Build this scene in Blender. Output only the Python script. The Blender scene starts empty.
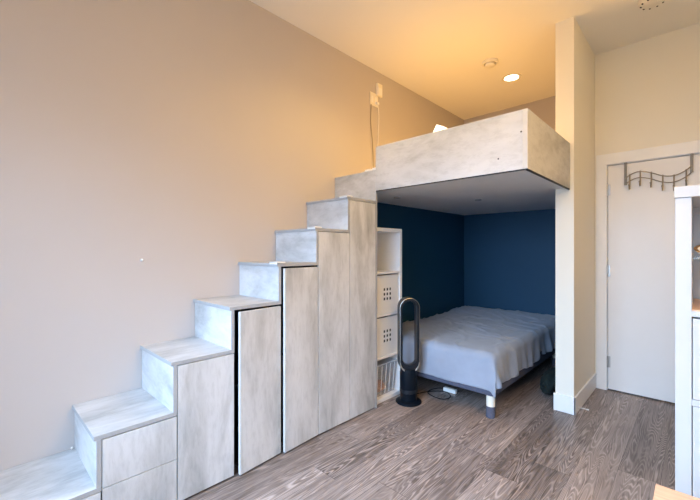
import bpy, bmesh, math, random
from mathutils import Vector, Matrix, noise
PI = math.pi
random.seed(4)
SC = bpy.context.scene
COL = SC.collection

# ------------------------------------------------------------------ camera, world, lights, exposure
cam_d = bpy.data.cameras.new('camera')
cam = bpy.data.objects.new('camera', cam_d); COL.objects.link(cam)
cam.location = (2.3434, 0.0, 1.2629)
cam.rotation_euler = (PI/2, 0, 0.7644)
cam_d.sensor_width = 36.0
cam_d.lens = 363.9/700*36
cam_d.shift_y = 0.75/700
cam_d.clip_start = 0.02
SC.camera = cam

world = bpy.data.worlds.new('World'); SC.world = world
world.use_nodes = True
bg = world.node_tree.nodes['Background']
bg.inputs['Color'].default_value = (0.62, 0.78, 1.0, 1)
bg.inputs['Strength'].default_value = 0.6

def area_light(name, loc, rot, sx, sy, power, col, spread=PI):
    d = bpy.data.lights.new(name, 'AREA'); d.shape = 'RECTANGLE'
    d.size = sx; d.size_y = sy; d.energy = power; d.color = col; d.spread = spread
    o = bpy.data.objects.new(name, d); COL.objects.link(o)
    o.location = loc; o.rotation_euler = rot
    return o
def spot_light(name, loc, power, col, size=2.6, blend=0.6, rad=0.05):
    d = bpy.data.lights.new(name, 'SPOT'); d.energy = power; d.color = col
    d.spot_size = size; d.spot_blend = blend; d.shadow_soft_size = rad
    o = bpy.data.objects.new(name, d); COL.objects.link(o); o.location = loc
    return o
def point_light(name, loc, power, col, rad=0.08):
    d = bpy.data.lights.new(name, 'POINT'); d.energy = power; d.color = col
    d.shadow_soft_size = rad
    o = bpy.data.objects.new(name, d); COL.objects.link(o); o.location = loc
    return o

DAY = (0.47, 0.69, 1.0)
WARM = (1.0, 0.61, 0.18)
AMBER = (1.0, 0.50, 0.10)
# daylight through the window behind the camera, and from an added right-wall window (sky light falls inwards and down)
area_light('window_daylight', (1.45, -0.79, 1.58), (PI/2-0.4, 0, 0), 2.1, 1.5, 22, DAY)
area_light('window_daylight', (1.45, -0.78, 1.58), (PI/2-0.6, 0, 0), 2.1, 1.5, 62, DAY, 1.6)
area_light('window_daylight', (3.21, 0.5, 1.25), (PI/2-0.6, 0, PI/2), 1.0, 1.4, 6, DAY, 1.4)  # extra daylight for the stair fronts, from the added side window
# recessed ceiling lamps
spot_light('downlight_lamp', (0.932, 3.906, 3.045), 38, AMBER, 2.5, 0.7, 0.06)
spot_light('downlight_lamp', (0.95, 1.9, 3.045), 56, WARM, 2.5, 0.7, 0.06)
# reading lamp on the loft, and an added, unseen uplight that warms the ceiling
point_light('reading_lamp_bulb', (0.80, 2.95, 2.28), 9.5, AMBER, 0.06)
up = spot_light('added_uplight', (3.07, 1.0, 1.85), 350, WARM, 2.45, 0.8, 0.12); up.rotation_euler = (PI, 0, 0)

SC.view_settings.view_transform = 'Standard'
SC.view_settings.look = 'None'
SC.view_settings.gamma = 1.0
SC.view_settings.use_curve_mapping = False
SC.view_settings.exposure = 0.0
SC.cycles.max_bounces = 10
SC.cycles.diffuse_bounces = 6

# ------------------------------------------------------------------ material helpers
class NT:
    def __init__(self, name):
        self.m = bpy.data.materials.new(name); self.m.use_nodes = True
        self.t = self.m.node_tree; self.n = self.t.nodes
        self.b = self.n['Principled BSDF']
    def node(self, typ, **kw):
        nd = self.n.new(typ)
        for k, v in kw.items():
            setattr(nd, k, v)
        return nd
    def link(self, a, b): self.t.links.new(a, b)
    def pos(self, scale=(1, 1, 1)):
        g = self.node('ShaderNodeNewGeometry')
        mp = self.node('ShaderNodeMapping'); mp.inputs['Scale'].default_value = scale
        self.link(g.outputs['Position'], mp.inputs['Vector'])
        return mp.outputs['Vector']
    def noise(self, vec, scale, detail=4, rough=0.55, dist=0.0):
        nd = self.node('ShaderNodeTexNoise')
        nd.inputs['Scale'].default_value = scale; nd.inputs['Detail'].default_value = detail
        nd.inputs['Roughness'].default_value = rough; nd.inputs['Distortion'].default_value = dist
        self.link(vec, nd.inputs['Vector'])
        return nd.outputs['Fac']
    def ramp(self, fac, stops):
        r = self.node('ShaderNodeValToRGB')
        el = r.color_ramp.elements
        while len(el) < len(stops): el.new(0.5)
        for e, (p, c) in zip(el, stops):
            e.position = p; e.color = (*c, 1)
        self.link(fac, r.inputs['Fac'])
        return r.outputs['Color']
    def mix(self, fac, a, b, mode='MIX'):
        m = self.node('ShaderNodeMix', data_type='RGBA', blend_type=mode)
        for sock, v in ((m.inputs[0], fac), (m.inputs[6], a), (m.inputs[7], b)):
            if hasattr(v, 'links'): self.link(v, sock)
            elif isinstance(v, (int, float)): sock.default_value = v
            else: sock.default_value = (*v, 1)
        return m.outputs[2]
    def math(self, op, a, b=None, c=None):
        m = self.node('ShaderNodeMath', operation=op)
        for i, v in enumerate((a, b, c)):
            if v is None: continue
            if hasattr(v, 'links'): self.link(v, m.inputs[i])
            else: m.inputs[i].default_value = v
        return m.outputs[0]
    def bump(self, h, strength, dist=0.002):
        b = self.node('ShaderNodeBump'); b.inputs['Strength'].default_value = strength
        b.inputs['Distance'].default_value = dist
        self.link(h, b.inputs['Height']); self.link(b.outputs['Normal'], self.b.inputs['Normal'])

def simple(name, col, rough=0.5, metal=0.0, var=0.04, scale=6.0, bump=0.0, spec=0.5):
    t = NT(name)
    f = t.noise(t.pos(), scale, 4)
    c = t.ramp(f, [(0.3, tuple(x*(1-var) for x in col)), (0.7, tuple(min(1, x*(1+var)) for x in col))])
    t.link(c, t.b.inputs['Base Color'])
    t.b.inputs['Roughness'].default_value = rough
    t.b.inputs['Metallic'].default_value = metal
    t.b.inputs['Specular IOR Level'].default_value = spec
    if bump: t.bump(t.noise(t.pos(), 180, 3), bump, 0.001)
    return t.m

def concrete(name, stretch, tone=1.0):
    """grey concrete-look laminate, smeared along one axis"""
    t = NT(name)
    v = t.pos(stretch)
    a = t.noise(v, 2.2, 6, 0.62, 0.5)
    b = t.noise(t.pos(tuple(s*0.5+0.5 for s in stretch)), 1.1, 3, 0.5, 0.3)
    fine = t.noise(v, 14, 5, 0.7)
    ab = t.math('ADD', t.math('MULTIPLY', a, 0.55), t.math('MULTIPLY', b, 0.45))
    base = t.ramp(ab, [(0.36, (0.34, 0.345, 0.345)), (0.45, (0.48, 0.485, 0.485)), (0.53, (0.59, 0.595, 0.60)), (0.64, (0.66, 0.665, 0.67))])
    spk = t.ramp(fine, [(0.36, (0.74, 0.74, 0.735)), (0.52, (1, 1, 1))])
    c = t.mix(0.42, base, spk, 'MULTIPLY')
    c = t.mix(1.0, c, (tone, tone, tone), 'MULTIPLY')
    t.link(c, t.b.inputs['Base Color'])
    t.b.inputs['Roughness'].default_value = 0.5
    t.bump(fine, 0.05)
    return t.m

def plank_floor(name):
    t = NT(name)
    g = t.node('ShaderNodeNewGeometry')
    s = t.node('ShaderNodeSeparateXYZ'); t.link(g.outputs['Position'], s.inputs[0])
    X, Y = s.outputs[0], s.outputs[1]
    PW, PL = 0.185, 1.9
    row = t.math('FLOOR', t.math('DIVIDE', t.math('ADD', X, 0.03), PW))
    wn = t.node('ShaderNodeTexWhiteNoise', noise_dimensions='1D'); t.link(row, wn.inputs['W'])
    off = t.math('MULTIPLY', wn.outputs['Value'], PL)
    yy = t.math('ADD', t.math('ADD', Y, 10.0), off)
    idx = t.math('FLOOR', t.math('DIVIDE', yy, PL))
    cid = t.math('ADD', t.math('MULTIPLY', row, 17.31), t.math('MULTIPLY', idx, 5.77))
    wn2 = t.node('ShaderNodeTexWhiteNoise', noise_dimensions='1D'); t.link(cid, wn2.inputs['W'])
    rnd = wn2.outputs['Value']
    # cathedral grain: contour lines of a field stretched along the plank
    cv = t.node('ShaderNodeCombineXYZ'); t.link(t.math('MULTIPLY', X, 8.5), cv.inputs[0])
    t.link(t.math('MULTIPLY', Y, 0.62), cv.inputs[1]); t.link(t.math('MULTIPLY', cid, 3.7), cv.inputs[2])
    f1 = t.noise(cv.outputs[0], 1.0, 2.0, 0.42, 0.25)
    rings = t.math('FRACT', t.math('MULTIPLY', f1, 40.0))
    tri = t.math('ABSOLUTE', t.math('SUBTRACT', rings, 0.5))
    cz = t.node('ShaderNodeCombineXYZ'); t.link(t.math('MULTIPLY', X, 9.0), cz.inputs[0])
    t.link(t.math('MULTIPLY', Y, 1.3), cz.inputs[1]); t.link(t.math('MULTIPLY', cid, 1.9), cz.inputs[2])
    # fine straight fibres
    cf = t.node('ShaderNodeCombineXYZ'); t.link(t.math('MULTIPLY', X, 75.0), cf.inputs[0])
    t.link(t.math('MULTIPLY', Y, 2.6), cf.inputs[1]); t.link(cid, cf.inputs[2])
    fib = t.noise(cf.outputs[0], 1.0, 3, 0.6)
    zone = t.ramp(t.noise(cz.outputs[0], 1.0, 2, 0.5), [(0.40, (0.25, 0.25, 0.25)), (0.60, (1, 1, 1))])
    line = t.ramp(t.math('ADD', tri, t.math('MULTIPLY', t.math('SUBTRACT', fib, 0.5), 0.45)), [(0.04, (1, 1, 1)), (0.14, (0.5, 0.5, 0.5)), (0.26, (0, 0, 0))])
    dark = t.ramp(rnd, [(0.0, (0.078, 0.058, 0.048)), (0.5, (0.140, 0.107, 0.091)), (1.0, (0.215, 0.170, 0.148))])
    lite = t.ramp(rnd, [(0.0, (0.36, 0.295, 0.265)), (1.0, (0.50, 0.42, 0.385))])
    c = t.mix(t.math('MULTIPLY', t.math('MULTIPLY', line, zone), 0.95), dark, lite)
    c = t.mix(t.math('MULTIPLY', t.ramp(fib, [(0.40, (0, 0, 0)), (0.62, (1, 1, 1))]), 0.42), c, lite)
    cp = t.node('ShaderNodeCombineXYZ'); t.link(t.math('MULTIPLY', X, 55.0), cp.inputs[0])
    t.link(t.math('MULTIPLY', Y, 5.5), cp.inputs[1]); t.link(t.math('MULTIPLY', cid, 2.3), cp.inputs[2])
    pore = t.ramp(t.noise(cp.outputs[0], 1.0, 3, 0.65), [(0.56, (0, 0, 0)), (0.68, (1, 1, 1))])
    c = t.mix(t.math('MULTIPLY', pore, 0.62), c, (0.075, 0.055, 0.045))
    # joints
    fx = t.math('FRACT', t.math('DIVIDE', t.math('ADD', X, 0.03), PW))
    fy = t.math('FRACT', t.math('DIVIDE', yy, PL))
    jx = t.math('LESS_THAN', fx, 0.014); jy = t.math('LESS_THAN', fy, 0.0016)
    c = t.mix(t.math('MULTIPLY', t.math('MAXIMUM', jx, jy), 0.6), c, (0.035, 0.028, 0.025))
    t.link(c, t.b.inputs['Base Color'])
    t.b.inputs['Roughness'].default_value = 0.42
    t.bump(t.math('MULTIPLY', line, -1.0), 0.12, 0.001)
    return t.m

M = {}
M['greige'] = simple('greige_wall_paint', (0.50, 0.465, 0.446), 0.75, var=0.012, scale=2, bump=0.04)
M['cream'] = simple('cream_wall_paint', (0.84, 0.80, 0.69), 0.7, var=0.01, scale=2, bump=0.04)
M['navy'] = simple('navy_wall_paint', (0.006, 0.060, 0.125), 0.6, var=0.03, scale=2, bump=0.04)
M['ceiling'] = simple('ceiling_paint', (0.85, 0.82, 0.75), 0.85, var=0.008, scale=2, bump=0.05)
M['trim'] = simple('white_trim_paint', (0.86, 0.86, 0.85), 0.4, var=0.01)
M['door'] = simple('white_door_paint', (0.80, 0.79, 0.77), 0.45, var=0.01)
M['floor'] = plank_floor('limed_oak_planks')
M['con_v'] = concrete('concrete_laminate_vertical', (3.0, 3.0, 0.8))
M['con_y'] = concrete('concrete_laminate_tread', (3.4, 0.9, 3.0), 0.86)
M['con_x'] = concrete('concrete_laminate_panel', (1.0, 1.0, 2.4))
M['edge'] = simple('grey_edge_band', (0.37, 0.375, 0.38), 0.5, var=0.05, scale=20)
M['edge_light'] = simple('pale_edge_band', (0.62, 0.61, 0.58), 0.5, var=0.05, scale=20)
M['inside'] = simple('shaded_cabinet_inside', (0.03, 0.03, 0.03), 0.7)  # near-black stands in for the shade seen through the door gaps
M['shadow_gap'] = simple('dark_strip', (0.02, 0.02, 0.022), 0.6)
M['soffit'] = simple('bunk_underside_board', (0.80, 0.80, 0.79), 0.6, var=0.05, scale=2.5)
M['white'] = simple('white_laminate', (0.86, 0.86, 0.86), 0.35, var=0.01)
M['cabinet'] = simple('white_cabinet_paint', (0.60, 0.60, 0.60), 0.4, var=0.01)
M['plastic'] = simple('white_plastic', (0.84, 0.83, 0.80), 0.4, var=0.01)
M['ivory'] = simple('ivory_plastic', (0.80, 0.76, 0.66), 0.4, var=0.01)
M['black'] = simple('black_plastic', (0.003, 0.006, 0.011), 0.45, spec=0.15)
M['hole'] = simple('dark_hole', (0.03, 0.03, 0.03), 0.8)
M['silver'] = simple('brushed_nickel', (0.50, 0.48, 0.45), 0.4, metal=1.0)
M['strap'] = simple('dark_steel_strap', (0.22, 0.20, 0.17), 0.5, metal=0.6)
M['lip'] = simple('pale_metallic_plastic', (0.55, 0.54, 0.52), 0.35, metal=0.2)
M['steel'] = simple('satin_steel', (0.34, 0.31, 0.26), 0.4, metal=1.0)
M['smoke_silver'] = simple('dark_gloss_plastic', (0.010, 0.013, 0.018), 0.3, spec=0.35)
M['slate'] = simple('slate_fabric', (0.085, 0.092, 0.135), 0.9, var=0.12, scale=120)
M['matt'] = simple('mattress_fabric', (0.6, 0.6, 0.6), 0.9)
M['tablewood'] = None
M['bag'] = simple('dark_green_cloth', (0.006, 0.014, 0.013), 0.9, var=0.3, scale=14)
M['peach'] = simple('peach_cloth', (0.62, 0.33, 0.20), 0.9, var=0.2, scale=14)
M['bronze'] = simple('brown_glaze', (0.19, 0.105, 0.04), 0.25, var=0.2, scale=30)
M['cream_glaze'] = simple('cream_glaze', (0.85, 0.78, 0.66), 0.2)

def emis(name, col, s):
    t = NT(name)
    t.b.inputs['Base Color'].default_value = (0.9, 0.9, 0.9, 1)
    t.b.inputs['Emission Color'].default_value = (*col, 1)
    t.b.inputs['Emission Strength'].default_value = s
    return t.m
M['lamp'] = emis('lit_lamp_lens', (1.0, 0.86, 0.62), 9.0)
M['shade'] = emis('lit_lamp_shade', (1.0, 0.90, 0.72), 1.6)

def wood():
    t = NT('light_oak_veneer')
    v = t.pos((2, 26, 2))
    f = t.noise(v, 3, 5, 0.6, 0.3)
    c = t.ramp(f, [(0.3, (0.66, 0.41, 0.27)), (0.55, (0.76, 0.51, 0.36)), (0.75, (0.82, 0.57, 0.42))])
    t.link(c, t.b.inputs['Base Color']); t.b.inputs['Roughness'].default_value = 0.45
    return t.m
M['tablewood'] = wood()

def cloth(name, col, rough=0.85):
    t = NT(name)
    f = t.noise(t.pos(), 3.0, 4, 0.6)
    c = t.ramp(f, [(0.3, tuple(x*0.88 for x in col)), (0.7, tuple(x*1.08 for x in col))])
    t.link(c, t.b.inputs['Base Color']); t.b.inputs['Roughness'].default_value = rough
    t.b.inputs['Sheen Weight'].default_value = 0.25
    t.bump(t.noise(t.pos(), 700, 2), 0.12, 0.001)
    return t.m
M['spread'] = cloth('grey_blue_bedspread', (0.30, 0.345, 0.43))
M['pillow'] = cloth('white_cotton', (0.88, 0.88, 0.88))

def clear(name, col, rough, alpha):
    t = NT(name)
    t.b.inputs['Base Color'].default_value = (*col, 1)
    t.b.inputs['Roughness'].default_value = rough
    t.b.inputs['Alpha'].default_value = alpha
    return t.m
M['bin'] = clear('frosted_clear_plastic', (0.80, 0.82, 0.84), 0.25, 0.28)
M['bin_edge'] = clear('frosted_plastic_edge', (0.86, 0.88, 0.90), 0.25, 0.7)
M['glass'] = clear('clear_glass_shelf', (0.75, 0.85, 0.82), 0.05, 0.22)

# ------------------------------------------------------------------ geometry helpers (all in world coordinates)
def BM(): return bmesh.new()
def box(bm, x0, x1, y0, y1, z0, z1, bev=0.0, mat=0, seg=2):
    r = bmesh.ops.create_cube(bm, size=1.0)
    vs = r['verts']
    for v in vs:
        v.co = Vector((x0+(v.co.x+0.5)*(x1-x0), y0+(v.co.y+0.5)*(y1-y0), z0+(v.co.z+0.5)*(z1-z0)))
    fs = {f for v in vs for f in v.link_faces}
    for f in fs: f.material_index = mat
    if bev > 0:
        es = list({e for v in vs for e in v.link_edges})
        g = bmesh.ops.bevel(bm, geom=es, offset=bev, segments=seg, affect='EDGES', profile=0.5)
        for f in g['faces']: f.material_index = mat
        vs = list({v for f in g['faces'] for v in f.verts} | {v for v in vs if v.is_valid})
    return vs
def xform(bm, mat): bmesh.ops.transform(bm, matrix=mat, verts=bm.verts[:])
def lathe(bm, prof, cx=0, cy=0, n=40, sx=1.0, sy=1.0, mat=0):
    rings = []
    for r, z in prof:
        if r < 1e-6: rings.append([bm.verts.new((cx, cy, z))])
        else: rings.append([bm.verts.new((cx+sx*r*math.cos(2*PI*i/n), cy+sy*r*math.sin(2*PI*i/n), z)) for i in range(n)])
    for a, b in zip(rings, rings[1:]):
        for i in range(n):
            j = (i+1) % n
            if len(a) == 1 and len(b) == 1: continue
            if len(a) == 1: f = bm.faces.new((a[0], b[j], b[i]))
            elif len(b) == 1: f = bm.faces.new((a[i], a[j], b[0]))
            else: f = bm.faces.new((a[i], a[j], b[j], b[i]))
            f.material_index = mat
def tube(bm, pts, r, n=8, closed=False, cap=True):
    pts = [Vector(p) for p in pts]; m = len(pts); rings = []
    up = Vector((0, 0, 1)); prev = None
    for i, p in enumerate(pts):
        if closed: d = (pts[(i+1) % m]-pts[i-1]).normalized()
        else: d = (pts[min(i+1, m-1)]-pts[max(i-1, 0)]).normalized()
        if prev is None:
            a = d.cross(up)
            if a.length < 1e-3: a = d.cross(Vector((1, 0, 0)))
            a.normalize()
        else:
            a = (prev - d*prev.dot(d)).normalized()
        prev = a; b = d.cross(a)
        rings.append([bm.verts.new(p + r*(a*math.cos(2*PI*k/n)+b*math.sin(2*PI*k/n))) for k in range(n)])
    for i in range(m if closed else m-1):
        A, B = rings[i], rings[(i+1) % m]
        for k in range(n):
            bm.faces.new((A[k], A[(k+1) % n], B[(k+1) % n], B[k]))
    if cap and not closed:
        bm.faces.new(rings[0][::-1]); bm.faces.new(rings[-1])
def smooth_path(pts, k=8):
    pts = [Vector(p) for p in pts]; out = []
    for i in range(len(pts)-1):
        p0 = pts[max(i-1, 0)]; p1 = pts[i]; p2 = pts[i+1]; p3 = pts[min(i+2, len(pts)-1)]
        for j in range(k):
            t = j/k
            out.append(0.5*((2*p1)+(p2-p0)*t+(2*p0-5*p1+4*p2-p3)*t*t+(3*p1-p0-3*p2+p3)*t**3))
    out.append(pts[-1]); return out
def base_of(o):
    v = Vector((0, 0, 0))
    while o: v += o.location; o = o.parent
    return v
def obj(name, bm, mats, parent=None, smooth=False, loc=None):
    me = bpy.data.meshes.new(name)
    off = base_of(parent) if parent else Vector(loc or (0, 0, 0))
    bmesh.ops.recalc_face_normals(bm, faces=bm.faces[:])
    bmesh.ops.translate(bm, vec=-off, verts=bm.verts[:])
    bm.to_mesh(me); bm.free()
    for m in (mats if isinstance(mats, (list, tuple)) else [mats]):
        me.materials.append(M[m])
    if smooth:
        for p in me.polygons: p.use_smooth = True
        try: me.set_sharp_from_angle(angle=math.radians(38))
        except Exception: pass
    o = bpy.data.objects.new(name, me); COL.objects.link(o)
    if parent: o.parent = parent
    else: o.location = off
    return o
def tag(o, label, cat, group=None):
    o['label'] = label; o['category'] = cat
    if group: o['group'] = group
    return o
def thing(name, label, cat, loc, group=None):
    o = bpy.data.objects.new(name, None); COL.objects.link(o)
    o.empty_display_size = 0.1; o.location = loc
    return tag(o, label, cat, group)
def struct(name, bm, mats, parent=None, **kw):
    o = obj(name, bm, mats, parent, **kw)
    if not parent: o['kind'] = 'structure'
    return o
def bx(*a, **k):
    bm = BM(); box(bm, *a, **k); return bm

# ------------------------------------------------------------------ dimensions (metres)
H = 3.07; D = 4.72; X1, X2 = 1.520, 1.648; YP = 3.22; YD = 4.0; XR = 3.25; YF = -0.8
W = 0.4744; ZLB, ZLT = 1.744, 2.095; XL = 1.623
SY = [0.062, 0.3737, 0.6911, 0.9989, 1.3137, 1.6195, 1.9275, 2.247]
SZ = [0.2407, 0.465, 0.7135, 0.9517, 1.1845, 1.4172, 1.6633, 1.9123]

# ------------------------------------------------------------------ the room
struct('floor', bx(-0.1, XR+0.1, YF-0.1, D+0.1, -0.12, 0), 'floor')
struct('ceiling', bx(-0.1, XR+0.1, YF-0.1, D+0.1, H, H+0.1), 'ceiling')
bm = BM()
box(bm, -0.1, 0, YF-0.1, 2.256, 0, H, mat=0)
box(bm, -0.1, 0, 2.256, D+0.1, 1.83, H, mat=0)
box(bm, -0.1, 0, 2.256, D+0.1, 0, 1.83, mat=1)
struct('wall_left', bm, ['greige', 'navy'])
bm = BM()
box(bm, 0, X1, D, D+0.1, 1.83, H, mat=0)
box(bm, 0, X1, D, D+0.1, 0, 1.83, mat=1)
struct('wall_back', bm, ['greige', 'navy'])
bm = BM()
for z0, z1, mi in ((0, 1.83, 1), (1.83, H, 2)):
    box(bm, X1, X2, YP, D+0.1, z0, z1)
    for f in bm.faces:
        if abs(f.calc_center_median().x-X1) < 1e-4 and z0 < f.calc_center_median().z < z1: f.material_index = mi
struct('wall_partition', bm, ['cream', 'navy', 'greige'])
DX0, DX1, DH = 1.748, 2.560, 2.03
bm = BM()
box(bm, X2, DX0-0.02, YD, YD+0.1, 0, H); box(bm, DX1+0.02, XR, YD, YD+0.1, 0, H); box(bm, DX0-0.02, DX1+0.02, YD, YD+0.1, DH+0.02, H)
struct('wall_entry', bm, 'cream')
bm = BM()
box(bm, XR, XR+0.1, YF-0.1, -0.05, 0, H); box(bm, XR, XR+0.1, 1.05, D+0.1, 0, H)
box(bm, XR, XR+0.1, -0.05, 1.05, 0, 0.4); box(bm, XR, XR+0.1, -0.05, 1.05, 2.1, H)
struct('wall_right', bm, 'cream')
bm = BM()
for a in (-0.05, 0.48, 1.01): box(bm, XR+0.03, XR+0.09, a, a+0.04, 0.4, 2.1)
for a in (0.4, 2.06): box(bm, XR+0.03, XR+0.09, -0.05, 1.05, a, a+0.04)
struct('added_side_window', bm, 'trim')  # unseen window, added to carry the extra daylight from the right
bm = BM()
wx0, wx1, wz0, wz1 = 0.38, 2.54, 0.80, 2.37
box(bm, 0, wx0, YF-0.1, YF, 0, H); box(bm, wx1, XR, YF-0.1, YF, 0, H)
box(bm, wx0, wx1, YF-0.1, YF, 0, wz0); box(bm, wx0, wx1, YF-0.1, YF, wz1, H)
struct('wall_front', bm, 'greige')
bm = BM()
for a in (wx0, (wx0+wx1)/2-0.02, wx1-0.04): box(bm, a, a+0.04, YF-0.09, YF-0.03, wz0, wz1)
for a in (wz0, wz1-0.04): box(bm, wx0, wx1, YF-0.09, YF-0.03, a, a+0.04)
struct('window_1', bm, 'trim')

# partition baseboard, door casing, door
bm = BM()
box(bm, X1-0.012, X2+0.013, YP-0.013, YP, 0, 0.135, 0.003)
box(bm, X2, X2+0.013, YP-0.013, YD-0.001, 0, 0.135, 0.003)
struct('baseboard_partition', bm, 'trim')
bm = BM()
box(bm, X2+0.014, DX0-0.008, YD-0.016, YD, 0, DH+0.012, 0.002)
box(bm, DX1+0.008, DX1+0.09, YD-0.016, YD, 0, DH+0.012, 0.002)
box(bm, X2+0.014, DX1+0.09, YD-0.016, YD, DH+0.010, DH+0.108, 0.002)
box(bm, DX0-0.02, DX0-0.004, YD, YD+0.1, 0, DH+0.02); box(bm, DX1+0.004, DX1+0.02, YD, YD+0.1, 0, DH+0.02)
box(bm, DX0-0.02, DX1+0.02, YD, YD+0.1, DH+0.005, DH+0.02)
box(bm, DX0-0.02, DX1+0.02, YD+0.055, YD+0.1, 0, DH+0.02)
struct('trim_1', bm, 'trim')
door = struct('door_1', bx(DX0, DX1, YD+0.002, YD+0.042, 0.012, DH, 0.002), 'door')
for hz in (1.812, 1.08, 0.258):
    bm = BM()
    bmesh.ops.create_cone(bm, cap_ends=True, segments=14, radius1=0.008, radius2=0.008, depth=0.10, matrix=Matrix.Translation((DX0-0.004, YD-0.006, hz)))
    box(bm, DX0-0.004, DX0+0.018, YD-0.001, YD+0.003, hz-0.05, hz+0.05)
    o = obj('hinge', bm, 'silver', door, smooth=True)
o = obj('door_lever', bx(DX1-0.14, DX1-0.05, YD-0.05, YD-0.035, 0.99, 1.01, 0.004), 'silver', door)

# over-door hook rack
rack = thing('hook_rack', 'wavy metal coat hook rack hung over the top of the white door', 'hook rack', (2.09, YD-0.02, 1.9))
ry = YD-0.022
UP = [(1.880, 1.880), (1.887, 1.915), (1.930, 1.934), (1.983, 1.945), (2.051, 1.920), (2.126, 1.884), (2.198, 1.874), (2.267, 1.896), (2.303, 1.940)]
UP = [(1.880, 1.898), (1.905, 1.920), (1.940, 1.938), (1.983, 1.943), (2.051, 1.922), (2.126, 1.886), (2.198, 1.878), (2.267, 1.908), (2.303, 1.945)]
def interp(x):
    for (a, za), (b, zb) in zip(UPS, UPS[1:]):
        if a <= x <= b: return za+(zb-za)*(x-a)/(b-a)
UPS = [(p.x, p.z) for p in smooth_path([(x, ry, z) for x, z in UP], 8)]
for dz in (0, -0.052):
    bm = BM(); tube(bm, [(x, ry, z+dz) for x, z in UPS], 0.0042, 8); obj('rail', bm, 'steel', rack, smooth=True)
for sx in (1.878, 2.302):
    bm = BM()
    zb = 1.838 if sx < 2 else 1.888
    box(bm, sx-0.010, sx+0.010, YD-0.019, YD-0.016, zb, DH+0.006, 0.001)
    box(bm, sx-0.010, sx+0.010, YD-0.019, YD+0.044, DH+0.0025, DH+0.006, 0.001)
    obj('strap', bm, 'strap', rack)
for hx in (1.908, 1.980, 2.052, 2.126, 2.196, 2.270):
    z = interp(hx); bm = BM()
    tube(bm, smooth_path([(hx, ry+0.002, z+0.008), (hx, ry, z-0.06), (hx, ry-0.004, z-0.105), (hx, ry-0.022, z-0.124), (hx, ry-0.036, z-0.108), (hx, ry-0.038, z-0.092)], 6), 0.005, 8)
    bmesh.ops.create_uvsphere(bm, u_segments=10, v_segments=8, radius=0.008, matrix=Matrix.Translation((hx, ry-0.038, z-0.09)))
    obj('hook', bm, 'steel', rack, smooth=True)

# spring door stop on the partition baseboard
ds = thing('door_stop', 'white spring door stop sticking out of the partition baseboard', 'door stop', (X2+0.013, 3.31, 0.04))
bm = BM()
pts = []
for i in range(90):
    a = i*2*PI/9; pts.append((X2+0.016+i*0.0006, 3.31+0.0035*math.cos(a), 0.032+0.0035*math.sin(a)))
tube(bm, pts, 0.0013, 5); obj('spring', bm, 'plastic', ds, smooth=True)
bm = BM(); bmesh.ops.create_cone(bm, cap_ends=True, segments=16, radius1=0.0055, radius2=0.005, depth=0.012, matrix=Matrix.Translation((X2+0.075, 3.31, 0.032)) @ Matrix.Rotation(PI/2, 4, 'Y'))
obj('tip', bm, 'plastic', ds, smooth=True)
bm = BM(); bmesh.ops.create_cone(bm, cap_ends=True, segments=16, radius1=0.007, radius2=0.007, depth=0.006, matrix=Matrix.Translation((X2+0.017, 3.31, 0.032)) @ Matrix.Rotation(PI/2, 4, 'Y'))
obj('mount', bm, 'plastic', ds, smooth=True)

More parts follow.
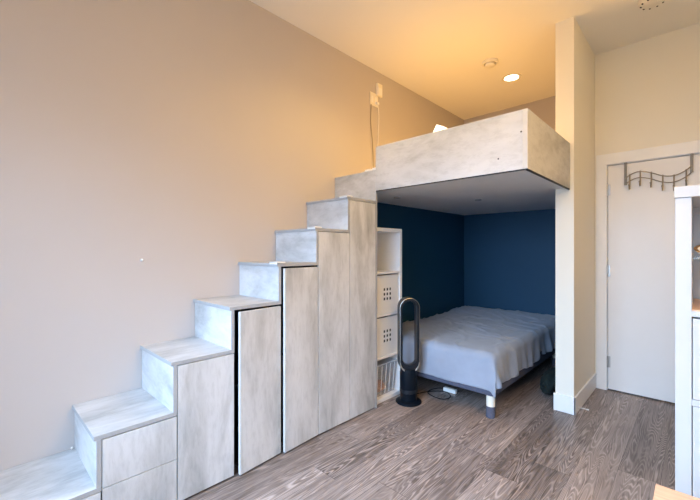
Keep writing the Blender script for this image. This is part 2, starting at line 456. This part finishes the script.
# ------------------------------------------------------------------ staircase of storage cabinets
STEP_LABELS = [
    'lowest grey concrete-look step cabinet, a low platform at the left edge of the photo',
    'grey step cabinet with two stacked drawers, second lowest of the staircase',
    'grey step cabinet with one closed door beside the two-drawer cabinet',
    'grey step cabinet with a door ajar, the shorter of the two ajar',
    'grey step cabinet with a door ajar, the taller of the two ajar',
    'tall grey step cabinet with a closed door, second from the loft end of the stairs',
    'tallest grey step cabinet, touching the loft and beside the white cube shelf']
T = 0.02
for k in range(7):
    y0, y1, z = SY[k], SY[k+1], SZ[k]
    zl = SZ[k-1] if k else 0.0
    c = thing('step_cabinet', STEP_LABELS[k], 'cabinet', (W/2, (y0+y1)/2, 0), 'storage stair cabinets')
    bm = BM()   # carcass: back, partition, base
    box(bm, 0.003, 0.02, y0+T, y1+T, 0.0, z-T)
    box(bm, 0.02, W-T, y0+0.002, y0+T-0.002, 0.0, (zl-T if k else z-T)-0.001)
    box(bm, 0.02, W-T-0.03, y0+T, y1, 0.02, 0.04)
    if k in (3, 4): box(bm, 0.02, W-T-0.03, y0+T, y1, z*0.5, z*0.5+0.018)
    obj('carcass', bm, 'inside', c)
    bm = BM()
    box(bm, 0.002, W, y0-0.009, y1+(T if k < 6 else -0.001), z-T, z, 0.0012, mat=0)
    for f in bm.faces:
        if f.normal.x > 0.9 or f.normal.y < -0.9: f.material_index = 1
    obj('tread', bm, ['con_y', 'edge'], c)
    bm = BM()
    box(bm, 0.002, W, y0, y0+T, zl, z-T, 0.001, mat=0)
    bm.normal_update()
    for f in bm.faces:
        if f.normal.x > 0.9: f.material_index = 1
    obj('riser', bm, ['con_x', 'edge'], c)
    if k == 6:
        bm = BM()
        box(bm, 0.003, W+0.001, y1, y1+0.018, 0, ZLB-0.008, 0.001)
        obj('end_panel', bm, 'edge', c)
    fronts = [('door', 0.012, z-T-0.004)]
    if k == 0: fronts = [('drawer', 0.012, z-T-0.004)]
    if k == 1: fronts = [('drawer', 0.012, 0.2265), ('drawer', 0.2305, z-T-0.005)]
    for nm, a, b in fronts:
        ya, yb = y0+T+0.003, y1+(T if k < 6 else 0)-0.003
        if k in (3, 4):
            ya += 0.017 if k == 3 else 0.010; b -= 0.008
        bm = BM()
        box(bm, W-0.018, W, ya, yb, a, b, 0.001, mat=0)
        bm.normal_update()
        for f in bm.faces:
            if abs(f.normal.y) > 0.9 or abs(f.normal.z) > 0.9: f.material_index = 1
        if k in (3, 4):   # ajar, hinged on the far edge
            ang = -math.radians(5.0 if k == 3 else 4.0)
            hp = Vector((W, yb, 0))
            xform(bm, Matrix.Translation(hp) @ Matrix.Rotation(-ang, 4, 'Z') @ Matrix.Translation(-hp))
        obj(nm, bm, ['con_v', 'edge_light'], c)

for k, w in ((4, 'fourth step up, level with the eye'), (5, 'next to highest step'), (6, 'highest step, beside the loft')):
    bm = BM()
    box(bm, W-0.075, W+0.004, SY[k]-0.016, SY[k]+0.05, SZ[k]+0.001, SZ[k]+0.010, 0.003)
    box(bm, W-0.075, W+0.004, SY[k]-0.016, SY[k]-0.011, SZ[k]-0.006, SZ[k]+0.008, 0.001)
    tag(obj('corner_guard', bm, 'plastic', loc=(W, SY[k], SZ[k])), {4: 'small white corner guard on the lowest of the three guarded steps', 5: 'small white corner guard on the middle of the three guarded steps', 6: 'small white corner guard on the highest step, next to the loft'}[k], 'corner guard', 'white corner guards on the steps')

# ------------------------------------------------------------------ loft platform
loft = thing('loft_bed_platform', 'grey concrete-look loft platform with tall guard panels above the bed alcove', 'loft', (0.8, 2.26, ZLB))
bm = BM(); box(bm, W, XL-0.028, SY[7], SY[7]+0.028, ZLB, ZLT, 0.0012)
obj('front_panel', bm, 'con_x', loft)
bm = BM(); box(bm, XL-0.028, XL, SY[7], YP-0.002, ZLB, ZLT, 0.0012)
bm.normal_update()
for f in bm.faces:
    if f.normal.y < -0.9: f.material_index = 1
obj('side_panel', bm, ['con_x', 'edge_light'], loft)
bm = BM(); box(bm, 0.002, W-0.001, SY[7]-0.001, SY[7]+0.02, SZ[6]+0.001, SZ[7], 0.001)
obj('top_riser', bm, 'con_x', loft)
bm = BM()
box(bm, 0.002, XL-0.029, SY[7]+0.029, YP-0.002, ZLB+0.008, SZ[7]-0.003)
box(bm, 0.002, X1-0.002, YP-0.002, D-0.002, ZLB+0.008, SZ[7]-0.003)
obj('deck', bm, 'soffit', loft)
bm = BM()
box(bm, W, XL-0.002, SY[7]+0.002, SY[7]+0.012, ZLB-0.006, ZLB, mat=0)
box(bm, XL-0.014, XL-0.002, SY[7]+0.012, YP-0.004, ZLB-0.008, ZLB, mat=0)
obj('shadow_strip', bm, 'shadow_gap', loft)
for (sx, sz) in ((1.587, 1.965), (1.453, 1.828)):
    bm = BM(); bmesh.ops.create_cone(bm, cap_ends=True, segments=12, radius1=0.005, radius2=0.005, depth=0.002, matrix=Matrix.Translation((sx, SY[7]-0.001, sz)) @ Matrix.Rotation(PI/2, 4, 'X'))
    obj('screw_cap', bm, 'shadow_gap', loft)
for gx, gy in ((0.356, 2.692), (0.825, 3.35)):
    bm = BM(); bmesh.ops.create_cone(bm, cap_ends=True, segments=20, radius1=0.032, radius2=0.028, depth=0.010, matrix=Matrix.Translation((gx, gy, ZLB+0.004)))
    obj('grommet', bm, 'edge', loft, smooth=True)

# reading lamp on the loft, its tilted lit shade showing over the guard panel
rl = thing('reading_lamp', 'small lit white lamp shade peeking over the guard panel of the loft', 'lamp', (0.80, 2.62, SZ[7]))
lm = Matrix.Translation((0.815, 2.62, 2.185)) @ Matrix.Rotation(math.radians(26), 4, 'Y')
bm = BM(); lathe(bm, [(0.045, 0.085), (0.055, -0.07), (0.052, -0.07), (0.042, 0.085)], 0, 0, 32); xform(bm, lm); obj('lamp_shade', bm, 'shade', rl, smooth=True)
bm = BM(); lathe(bm, [(0, 0.003), (0.06, 0.003), (0.06, 0.015), (0, 0.018)], 0.80, 2.62, 24); bmesh.ops.translate(bm, vec=(0, 0, SZ[7]-0.003), verts=bm.verts[:]); obj('base', bm, 'plastic', rl, smooth=True)
bm = BM(); tube(bm, [(0.80, 2.62, SZ[7]+0.018), (0.80, 2.62, 2.15)], 0.006, 8); obj('stem', bm, 'plastic', rl, smooth=True)

# charger on the top stair beside the wall
ch = thing('charger', 'small white charger lying on the top of the stairs beside the loft panel', 'charger', (0.38, 2.30, SZ[7]))
obj('plug_block', bx(0.33, 0.40, 2.275, 2.315, SZ[7]+0.001, SZ[7]+0.026, 0.006), 'plastic', ch)
obj('adapter', bx(0.405, 0.455, 2.28, 2.33, SZ[7]+0.001, SZ[7]+0.03, 0.006), 'plastic', ch)
bm = BM(); tube(bm, smooth_path([(0.335, 2.295, SZ[7]+0.012), (0.30, 2.28, SZ[7]+0.008), (0.27, 2.30, SZ[7]+0.006), (0.31, 2.34, SZ[7]+0.006), (0.43, 2.345, SZ[7]+0.006)], 8), 0.004, 8)
obj('cord', bm, 'plastic', ch, smooth=True)

# ------------------------------------------------------------------ wall devices above the stairs
ol = thing('wall_outlet', 'square white wall outlet plate above the stairs with two cords hanging below', 'outlet', (0, 2.79, 2.765))
obj('plate', bx(0.001, 0.008, 2.725, 2.845, 2.705, 2.835, 0.003), 'ivory', ol)
for dy in (-0.028, 0.026):
    bm = BM(); box(bm, 0.008, 0.0095, 2.785+dy-0.014, 2.785+dy+0.014, 2.735, 2.80, 0.001); obj('socket', bm, 'plastic', ol)
obj('plug', bx(0.0095, 0.035, 2.80, 2.832, 2.722, 2.748, 0.004), 'plastic', ol)
for pts, m in (([(0.012, 2.735, 2.708), (0.006, 2.733, 2.55), (0.008, 2.745, 2.43), (0.006, 2.765, 2.30), (0.01, 2.77, 2.10), (0.02, 2.74, 1.925)], 'steel'),
               ([(0.03, 2.816, 2.724), (0.022, 2.84, 2.62), (0.012, 2.845, 2.45), (0.010, 2.838, 2.30), (0.015, 2.83, 2.1), (0.02, 2.82, 1.925)], 'plastic')):
    bm = BM(); tube(bm, smooth_path(pts, 8), 0.0035, 8)
    c = tag(obj('hanging_cord', bm, m, smooth=True, loc=pts[0]), 'thin dark cord hanging down the wall below the outlet' if m == 'steel' else 'white cord hanging from the plug in the outlet', 'cord')
sn = thing('wall_sensor', 'small upright white box mounted on the wall just above the outlet plate', 'sensor', (0, 2.855, 2.88))
obj('case', bx(0.001, 0.026, 2.815, 2.895, 2.815, 2.945, 0.005), 'ivory', sn)
obj('cover', bx(0.026, 0.031, 2.825, 2.885, 2.83, 2.90, 0.003), 'plastic', sn)
bm = BM(); bmesh.ops.create_uvsphere(bm, u_segments=10, v_segments=8, radius=0.008, matrix=Matrix.Translation((0.002, 0.692, 1.209)))
tag(obj('wall_plug', bm, 'plastic', smooth=True, loc=(0, 0.692, 1.209)), 'tiny white wall plug alone on the bare left wall', 'wall plug')
bm = BM(); bmesh.ops.create_uvsphere(bm, u_segments=10, v_segments=8, radius=0.006, matrix=Matrix.Translation((0.012, SY[1]-0.012, SZ[0]+0.007)))
tag(obj('bead', bm, 'plastic', smooth=True, loc=(0.012, SY[1]-0.012, SZ[0])), 'tiny white bead in the wall corner of the lowest step', 'bead')

# ------------------------------------------------------------------ ceiling fixtures
for dx, dy, lab in ((0.932, 3.906, 'lit round recessed downlight in the ceiling over the loft'), (0.95, 1.9, 'lit round recessed downlight in the ceiling over the stairs')):
    dl = thing('recessed_downlight', lab, 'ceiling light', (dx, dy, H), 'recessed ceiling downlights')
    bm = BM(); lathe(bm, [(0.070, H-0.001), (0.070, H-0.005), (0.095, H-0.006), (0.098, H-0.001)], dx, dy); obj('trim_ring', bm, 'ivory', dl, smooth=True)
    bm = BM(); lathe(bm, [(0, H-0.003), (0.070, H-0.003)], dx, dy); obj('lens', bm, 'lamp', dl)
sd = thing('smoke_detector', 'round white smoke detector next to the lit downlight', 'smoke detector', (0.90, 3.442, H))
bm = BM(); lathe(bm, [(0.075, H-0.001), (0.075, H-0.016), (0.068, H-0.022), (0.055, H-0.022), (0.052, H-0.010)], 0.90, 3.442); obj('base_ring', bm, 'ivory', sd, smooth=True)
bm = BM(); lathe(bm, [(0.048, H-0.008), (0.046, H-0.038), (0.038, H-0.044), (0, H-0.046)], 0.90, 3.442); obj('sensing_head', bm, 'ivory', sd, smooth=True)
sd = thing('smoke_detector', 'round white detector with dark vent dots at the top edge, above the entry', 'smoke detector', (2.105, 3.375, H))
bm = BM(); lathe(bm, [(0.085, H-0.001), (0.085, H-0.012), (0.070, H-0.036), (0.045, H-0.044), (0, H-0.045)], 2.105, 3.375); obj('housing', bm, 'ivory', sd, smooth=True)
for i in range(10):
    a = i*2*PI/10
    bm = BM(); bmesh.ops.create_uvsphere(bm, u_segments=8, v_segments=6, radius=0.007, matrix=Matrix.Translation((2.105+0.066*math.cos(a), 3.375+0.066*math.sin(a), H-0.036)))
    obj('vent', bm, 'hole', sd)

# ------------------------------------------------------------------ white cube shelf with boxes
CX0, CX1, CY0, CY1, CH = 0.045, 0.438, 2.2675, 2.655, 1.455
cs = thing('cube_shelf', 'tall narrow white open cube shelf standing between the stairs and the bed', 'shelf', (0.27, 2.46, 0))
ft = 0.031
for a in (CY0, CY1-ft): obj('side_panel', bx(CX0, CX1, a, a+ft, 0, CH, 0.0015), 'white', cs)
obj('top_panel', bx(CX0, CX1, CY0+ft, CY1-ft, CH-ft, CH, 0.0015), 'white', cs)
obj('base_panel', bx(CX0, CX1, CY0+ft, CY1-ft, 0, ft, 0.0015), 'white', cs)
SHZ = [0.375, 0.73, 1.085]
for z in SHZ: obj('shelf', bx(CX0+0.01, CX1-0.002, CY0+ft, CY1-ft, z-0.018, z, 0.001), 'white', cs)
obj('back_panel', bx(CX0, CX0+0.006, CY0+ft, CY1-ft, ft, CH-ft), 'white', cs)
for nm, zf, h, lab in (('upper', SHZ[1], 0.315, 'upper of the two white boxes with nine holes in the cube shelf'), ('lower', SHZ[0], 0.315, 'white box with nine holes just above the clear bin in the cube shelf')):
    bxx = thing('storage_box', lab, 'box', (0.27, 2.46, zf), 'white boxes in the cube shelf')
    ya, yb = CY0+ft+0.006, CY1-ft-0.006
    xf = CX1-0.012
    bm = BM()
    # front sheet with a real 3 x 3 grid of holes
    us = [ya]; vs_ = [zf+0.002]
    cy = (ya+yb)/2+0.0; cz = zf+0.165; s, g = 0.0115, 0.040
    for i in (-1, 0, 1): us += [cy+i*g-s, cy+i*g+s]; vs_ += [cz+i*g-s, cz+i*g+s]
    us.append(yb); vs_.append(zf+h)
    for i in range(7):
        for j in range(7):
            if i % 2 == 1 and j % 2 == 1: continue
            box(bm, xf-0.003, xf, us[i], us[i+1], vs_[j], vs_[j+1])
    bmesh.ops.remove_doubles(bm, verts=bm.verts[:], dist=0.0002)
    obj('front', bm, 'plastic', bxx)
    bm = BM()
    box(bm, CX0+0.03, xf-0.005, ya, ya+0.003, zf+0.002, zf+h); box(bm, CX0+0.03, xf-0.005, yb-0.003, yb, zf+0.002, zf+h)
    box(bm, CX0+0.03, CX0+0.033, ya, yb, zf+0.002, zf+h); box(bm, CX0+0.03, xf-0.005, ya, yb, zf+0.002, zf+0.005)
    obj('body', bm, 'plastic', bxx)
    obj('hole_shade', bx(CX0+0.05, xf-0.02, ya+0.006, yb-0.006, zf+0.008, zf+h-0.02), 'hole', bxx)  # dark block in place of the shade behind the holes
    obj('rim', bx(xf-0.004, xf+0.004, ya, yb, zf+h-0.001, zf+h+0.010, 0.002), 'plastic', bxx)

pb = thing('plastic_bin', 'frosted clear plastic bin in the bottom compartment of the cube shelf', 'bin', (0.27, 2.46, ft))
def taper(bm, z0, z1, x0, x1, y0, y1, k):
    A = [bm.verts.new(p) for p in ((x0+k, y0+k, z0), (x1-k, y0+k, z0), (x1-k, y1-k, z0), (x0+k, y1-k, z0))]
    B = [bm.verts.new(p) for p in ((x0, y0, z1), (x1, y0, z1), (x1, y1, z1), (x0, y1, z1))]
    bm.faces.new(A)
    for i in range(4): bm.faces.new((A[i], A[(i+1) % 4], B[(i+1) % 4], B[i]))
    bmesh.ops.solidify(bm, geom=bm.faces[:], thickness=0.003)
bm = BM(); taper(bm, ft+0.002, ft+0.27, CX0+0.03, CX1-0.022, CY0+ft+0.01, CY1-ft-0.01, 0.022)
obj('body', bm, 'bin', pb)
bm = BM(); tube(bm, [(CX1-0.022, CY0+ft+0.008, ft+0.27), (CX1-0.022, CY1-ft-0.008, ft+0.27), (CX0+0.03, CY1-ft-0.008, ft+0.27), (CX0+0.03, CY0+ft+0.008, ft+0.27)], 0.007, 8, closed=True)
obj('rim', bm, 'bin_edge', pb)
for i in range(5):
    yy = CY0+ft+0.045+i*0.058
    bm = BM(); tube(bm, [(CX1-0.041, CY0+ft+0.055+i*0.054, ft+0.012), (CX1-0.021, yy, ft+0.262)], 0.0035, 6); obj('rib', bm, 'bin_edge', pb)
def lump(cx, cy, cz, rx, ry, rz, seed, amp=0.2, zmin=None):
    bm = BM(); bmesh.ops.create_icosphere(bm, subdivisions=4, radius=1.0)
    for v in bm.verts:
        n = 1+amp*noise.noise(v.co*1.6+Vector((seed, seed*2, 0)))+0.4*amp*noise.noise(v.co*4+Vector((seed, 0, 0)))
        v.co = Vector((cx+v.co.x*rx*n, cy+v.co.y*ry*n, cz+v.co.z*rz*n))
        if zmin is not None and v.co.z < zmin: v.co.z = zmin
    return bm
tag(obj('folded_cloth', lump(0.31, 2.43, ft+0.060, 0.075, 0.095, 0.050, 3, zmin=ft+0.006), 'peach', smooth=True, loc=(0.31, 2.42, ft)), 'peach-coloured cloth lying inside the clear bin', 'cloth')

# ------------------------------------------------------------------ bed
BX0, BX1, BY0, BY1 = 0.085, 1.245, 2.690, 4.70
bed = thing('bed', 'low double bed with slate base and round legs in the dark blue alcove', 'bed', (0.66, 3.7, 0))
obj('base_frame', bx(BX0, BX1, BY0, BY1, 0.172, 0.30, 0.012, seg=3), 'slate', bed, smooth=True)
obj('mattress', bx(BX0+0.01, BX1-0.005, BY0+0.005, BY1-0.002, 0.301, 0.482, 0.03, seg=4), 'matt', bed, smooth=True)
for lx, ly in ((BX1-0.042, BY0+0.042), (BX0+0.06, BY0+0.06), (BX1-0.042, BY1-0.25), (BX0+0.06, BY1-0.25)):
    bm = BM(); lathe(bm, [(0, 0.088), (0.032, 0.088), (0.032, 0.1705), (0, 0.1705)], lx, ly, 24)
    lg = obj('leg', bm, 'ivory', bed, smooth=True)
    bm = BM(); lathe(bm, [(0, 0.001), (0.030, 0.001), (0.033, 0.004), (0.033, 0.0875), (0, 0.0875)], lx, ly, 24)
    obj('leg_sleeve', bm, 'slate', lg, smooth=True)

# bedspread: one draped sheet
def spread():
    bm = BM()
    ex, ey = BX1+0.002, BY0-0.002      # edges of the mattress where the cloth turns over
    rr = 0.055
    ztop = 0.492
    nx, ny = 150, 210
    hangx, hangy = 0.285, 0.305
    x_lo, x_hi = BX0-0.0, ex-rr+hangx
    y_lo, y_hi = ey+rr-hangy, BY1-0.01
    def nz(x, y, f, s): return noise.noise(Vector((x*f, y*f, s)))
    vs = []
    for i in range(nx+1):
        row = []
        a = x_lo+(x_hi-x_lo)*i/nx
        for j in range(ny+1):
            b = y_lo+(y_hi-y_lo)*j/ny
            ox = max(0, a-(ex-rr)); oy = max(0, (ey+rr)-b)
            # hem a little shorter along the middle of the side
            L = (ox**4+oy**4)**0.25 if ox > 0 and oy > 0 else max(ox, oy)
            dirx, diry = (ox, -oy)
            dl = math.hypot(dirx, diry) or 1
            dirx /= dl; diry /= dl
            arc = rr*PI/2
            if L < arc: out = rr*math.sin(L/rr); dr = rr*(1-math.cos(L/rr))
            else: out = rr; dr = rr+(L-arc)
            bx_ = min(a, ex-rr); by_ = max(b, ey+rr)
            hang = max(0, min(1, (L-0.03)/0.22))
            oxl = max(0, ox)
            # folds on the hanging parts
            per = by_ if ox > oy else -bx_
            if ox > oy:
                p = b if oy == 0 else ey+rr-0.5*oy
                fold = 0.030*nz(0, p+0.35*oxl, 5.5, 4)+0.020*nz(0, p-0.25*oxl, 12.0, 7)+0.007*math.sin(p*33+5*nz(0, p, 2.3, 4))
                fold = fold*hang+0.010*hang
                if p > 3.3: fold *= 0.8
                dr *= 1+0.16*nz(0, p, 2.4, 9)*hang-0.06*hang*min(1, max(0, p-2.9))
            else:
                p = a if ox == 0 else ex-rr+0.5*ox
                fold = (0.004*math.sin(p*9)+0.006*nz(p, 0, 4, 3))*hang+0.012*hang
            both = min(ox, oy)/max(1e-6, max(ox, oy))
            fold += 0.035*hang*both**2
            out += fold
            x = bx_+dirx*out; y = by_+diry*out
            z = ztop-dr
            # soft relief on the flat top
            flat = max(0, 1-L/0.08)
            q = (x-0.6)/0.6; t = (y-BY0)/2.0
            rel = 0.010*nz(x, y, 3.2, 1)+0.005*nz(x*1.8, y, 8, 2)
            w1 = noise.noise(Vector((x*2+y*5.0, y*2.2-x*1.2, 5.5)))
            rel += 0.012*max(0, 1-abs(w1)*8)*min(1, max(0, (y-2.8)*2))+0.008*max(0, 1-abs(nz(x+0.6*y, y*0.8, 3.4, 12))*9)
            rel += 0.035*math.exp(-((y-4.45)/0.28)**2)*(1-0.35*q*q)     # pillow under the cover
            z += rel*flat+rel*0.4*(1-flat)
            row.append(bm.verts.new((x, y, max(z, 0.176))))
        vs.append(row)
    for i in range(nx):
        for j in range(ny):
            bm.faces.new((vs[i][j], vs[i+1][j], vs[i+1][j+1], vs[i][j+1]))
    return bm
bs = obj('bedspread', spread(), 'spread', smooth=False, loc=(0.66, 3.7, 0.49))
for p in bs.data.polygons: p.use_smooth = True
sm = bs.modifiers.new('thick', 'SOLIDIFY'); sm.thickness = 0.005; sm.offset = 1
tag(bs, 'pale grey-blue bedspread draped over the foot and side of the bed', 'bedspread')

# things under the bed
bm = lump(1.405, 3.60, 0.10, 0.085, 0.22, 0.10, 8, 0.25, zmin=0.001)
tag(obj('cloth_bag', bm, 'bag', smooth=True, loc=(1.36, 3.55, 0)), 'dark green cloth bag on the floor between the bed and the white partition', 'bag')
ps = thing('power_strip', 'white power strip lying on the floor under the foot of the bed', 'power strip', (0.74, 2.96, 0))
obj('case', bx(0.68, 0.80, 2.945, 2.985, 0.001, 0.035, 0.005), 'plastic', ps)
for i in range(3): obj('socket', bx(0.695+i*0.036, 0.715+i*0.036, 2.953, 2.977, 0.0345, 0.0365, 0.0006), 'ivory', ps)

# ------------------------------------------------------------------ bladeless tower fan
FX, FY = 0.592, 2.533
fan = thing('tower_fan', 'black bladeless tower fan with a tall oval loop beside the cube shelf', 'fan', (FX, FY, 0))
bm = BM(); lathe(bm, [(0, 0.001), (0.104, 0.001), (0.108, 0.006), (0.106, 0.014), (0.090, 0.022), (0.070, 0.026), (0, 0.026)], FX, FY, 48)
obj('foot', bm, 'black', fan, smooth=True)
bm = BM(); lathe(bm, [(0, 0.0265), (0.070, 0.0265), (0.071, 0.10), (0.072, 0.102), (0.0725, 0.25), (0.066, 0.285), (0, 0.285)], FX, FY, 48)
obj('body', bm, 'black', fan, smooth=True)
bm = BM(); lathe(bm, [(0.0715, 0.090), (0.0735, 0.091), (0.0735, 0.118), (0.0715, 0.119)], FX, FY, 48)
obj('collar', bm, 'smoke_silver', fan, smooth=True)
def stadium(hw, z0, z1, n=20):
    pts = []
    for i in range(n+1): a = PI*i/n; pts.append((hw*math.cos(a), z1-hw+hw*math.sin(a)))
    for i in range(n+1): a = PI+PI*i/n; pts.append((hw*math.cos(a), z0+hw+hw*math.sin(a)))
    return pts
# direction the loop faces: towards the camera, turned a little
fd = (Vector((2.3434, 0, 0))-Vector((FX, FY, 0))).normalized()
fd = Matrix.Rotation(math.radians(14), 3, 'Z') @ fd
fr = Vector((-fd.y, fd.x, 0))
def loop_bm(secs):
    """secs: (half width, z0, z1, depth) closed section loop"""
    bm = BM(); rings = []
    for hw, z0, z1, dp in secs:
        rings.append([bm.verts.new(Vector((FX, FY, 0))+fr*u+fd*dp+Vector((0, 0, z))) for u, z in stadium(hw, z0, z1)])
    m = len(rings)
    for a in range(m):
        A, B = rings[a], rings[(a+1) % m]
        for i in range(len(A)):
            j = (i+1) % len(A); bm.faces.new((A[i], A[j], B[j], B[i]))
    return bm
obj('loop', loop_bm([(0.080, 0.262, 0.870, 0.045), (0.0835, 0.258, 0.874, 0.030), (0.0835, 0.258, 0.874, -0.050), (0.075, 0.270, 0.864, -0.062), (0.062, 0.290, 0.846, -0.050), (0.058, 0.320, 0.842, 0.0), (0.062, 0.318, 0.846, 0.045)]), 'smoke_silver', fan, smooth=True)
obj('front_rim', loop_bm([(0.0832, 0.2582, 0.8732, 0.0455), (0.0835, 0.257, 0.8735, 0.049), (0.0805, 0.262, 0.8705, 0.050), (0.080, 0.263, 0.870, 0.0455)]), 'silver', fan, smooth=True)
bm = BM(); n = 24; R0 = []; R1 = []      # bright lip at the lower end of the loop
for i in range(n+1):
    a = PI+PI*i/n
    for lst, hw, zc, zr, dp in ((R0, 0.0800, 0.3415, 0.079, 0.0505), (R1, 0.064, 0.345, 0.052, 0.030)):
        lst.append(bm.verts.new(Vector((FX, FY, 0))+fr*(hw*math.cos(a))+fd*dp+Vector((0, 0, zc+zr*math.sin(a)))))
for i in range(n): bm.faces.new((R0[i], R0[i+1], R1[i+1], R1[i]))
bmesh.ops.solidify(bm, geom=bm.faces[:], thickness=0.002)
obj('lower_lip', bm, 'lip', fan, smooth=True)
bm = BM(); tube(bm, smooth_path([(0.52, 2.62, 0.02), (0.55, 2.72, 0.006), (0.62, 2.86, 0.006), (0.72, 2.93, 0.006), (0.80, 2.86, 0.006), (0.78, 2.77, 0.006), (0.69, 2.765, 0.006), (0.60, 2.82, 0.006), (0.62, 2.94, 0.012), (0.70, 2.964, 0.020)], 10), 0.0032, 8)
obj('power_cord', bm, 'black', fan, smooth=True)

# ------------------------------------------------------------------ white hutch cabinet at the right edge
KX0, KX1, KY0, KY1, KH = 2.271, 3.12, 2.05, 2.56, 1.531
hc = thing('hutch_cabinet', 'tall white hutch cabinet with a wood counter at the right edge of the photo', 'cabinet', ((KX0+KX1)/2, 2.3, 0))
pw = 0.051
obj('top_slab', bx(KX0-0.003, KX1+0.003, KY0-0.006, KY1, KH-0.047, KH, 0.002), 'cabinet', hc)
for a in (KX0, KX1-pw): obj('side_panel', bx(a, a+pw, KY0, KY1, 0, KH-0.048, 0.0015), 'cabinet', hc)
obj('back_panel', bx(KX0+pw, KX1-pw, KY1-0.012, KY1, 0.05, KH-0.048), 'cabinet', hc)
obj('counter', bx(KX0+pw, KX1-pw, KY0+0.004, KY1-0.013, 1.002, 1.020, 0.001), 'tablewood', hc)
obj('counter_edge', bx(KX0+pw, KX1-pw, KY0, KY0+0.0035, 0.992, 1.014, 0.001), 'cabinet', hc)
obj('header_rail', bx(KX0+pw, KX1-pw, KY1-0.03, KY1-0.013, KH-0.085, KH-0.049), 'cabinet', hc)
xm = (KX0+KX1)/2
for a, b, nm in ((0.655, 0.985, 'drawer'), (0.06, 0.625, 'door')):
    for x0, x1 in ((KX0+pw+0.003, xm-0.0015), (xm+0.0015, KX1-pw-0.003)):
        d = obj(nm, bx(x0, x1, KY0-0.001, KY0+0.017, a, b, 0.001), 'cabinet', hc)
        kx = (x0+x1)/2 if nm == 'drawer' else (x1-0.04 if x0 < xm-0.2 else x0+0.04)
        bm = BM(); bmesh.ops.create_uvsphere(bm, u_segments=16, v_segments=10, radius=0.014, matrix=Matrix.Translation((kx, KY0-0.018, (a+b)/2)))
        obj('knob', bm, 'steel', d, smooth=True)
obj('drawer_rail', bx(KX0+pw, KX1-pw, KY0, KY0+0.02, 0.627, 0.652, 0.001), 'cabinet', hc)
gs = obj('glass_shelf', bx(KX0+pw+0.001, KX1-pw-0.001, KY0+0.02, KY1-0.03, 1.229, 1.235), 'glass', hc)
# ringed bowl tipped towards the room on the glass shelf
bw = thing('bowl', 'brown and cream ringed bowl on the glass shelf of the white cabinet', 'bowl', (2.385, 2.12, 1.2365))
tilt = Matrix.Translation((2.385, 2.128, 1.2375)) @ Matrix.Rotation(math.radians(22), 4, 'X') @ Matrix.Translation((0, 0, 0.009))
def bowl_part(nm, prof, m):
    bm = BM(); lathe(bm, prof, 0, 0, 48); xform(bm, tilt); obj(nm, bm, m, bw, smooth=True)
bowl_part('body', [(0, 0), (0.022, 0), (0.040, 0.008), (0.052, 0.019), (0.0565, 0.027)], 'cream_glaze')
bowl_part('rim', [(0.0565, 0.027), (0.058, 0.029), (0.055, 0.0305), (0.046, 0.0275)], 'bronze')
bowl_part('inner_band', [(0.046, 0.0275), (0.034, 0.0255)], 'cream_glaze')
bowl_part('centre', [(0.034, 0.0255), (0.015, 0.024), (0, 0.0238)], 'bronze')

# ------------------------------------------------------------------ low wooden table, bottom right corner
tb = thing('side_table', 'light wood table top corner at the bottom right edge of the photo', 'table', (2.6, 1.25, 0))
TX0, TX1, TY0, TY1, TH = 2.241, 2.90, 0.92, 1.555, 0.50
obj('table_top', bx(TX0, TX1, TY0, TY1, TH-0.022, TH, 0.002), 'tablewood', tb)
for x in (TX0+0.02, TX1-0.06):
    for y in (TY0+0.02, TY1-0.06): obj('leg', bx(x, x+0.04, y, y+0.04, 0, TH-0.023, 0.002), 'tablewood', tb)

# ------------------------------------------------------------------ unseen uplighter by the right wall, added to warm the ceiling
pl = thing('added_uplighter', 'added unseen uplighter by the right wall, there to warm the ceiling', 'lamp', (3.07, 1.0, 0))
bm = BM(); lathe(bm, [(0, 0.001), (0.14, 0.001), (0.14, 0.02), (0, 0.026)], 3.07, 1.0, 32); obj('base', bm, 'black', pl, smooth=True)
bm = BM(); tube(bm, [(3.07, 1.0, 0.027), (3.07, 1.0, 1.72)], 0.011, 12); obj('pole', bm, 'black', pl, smooth=True)
bm = BM(); lathe(bm, [(0.02, 1.721), (0.08, 1.76), (0.15, 1.88), (0.155, 1.88), (0.085, 1.75), (0.02, 1.712)], 3.07, 1.0, 32); obj('bowl_shade', bm, 'white', pl, smooth=True)
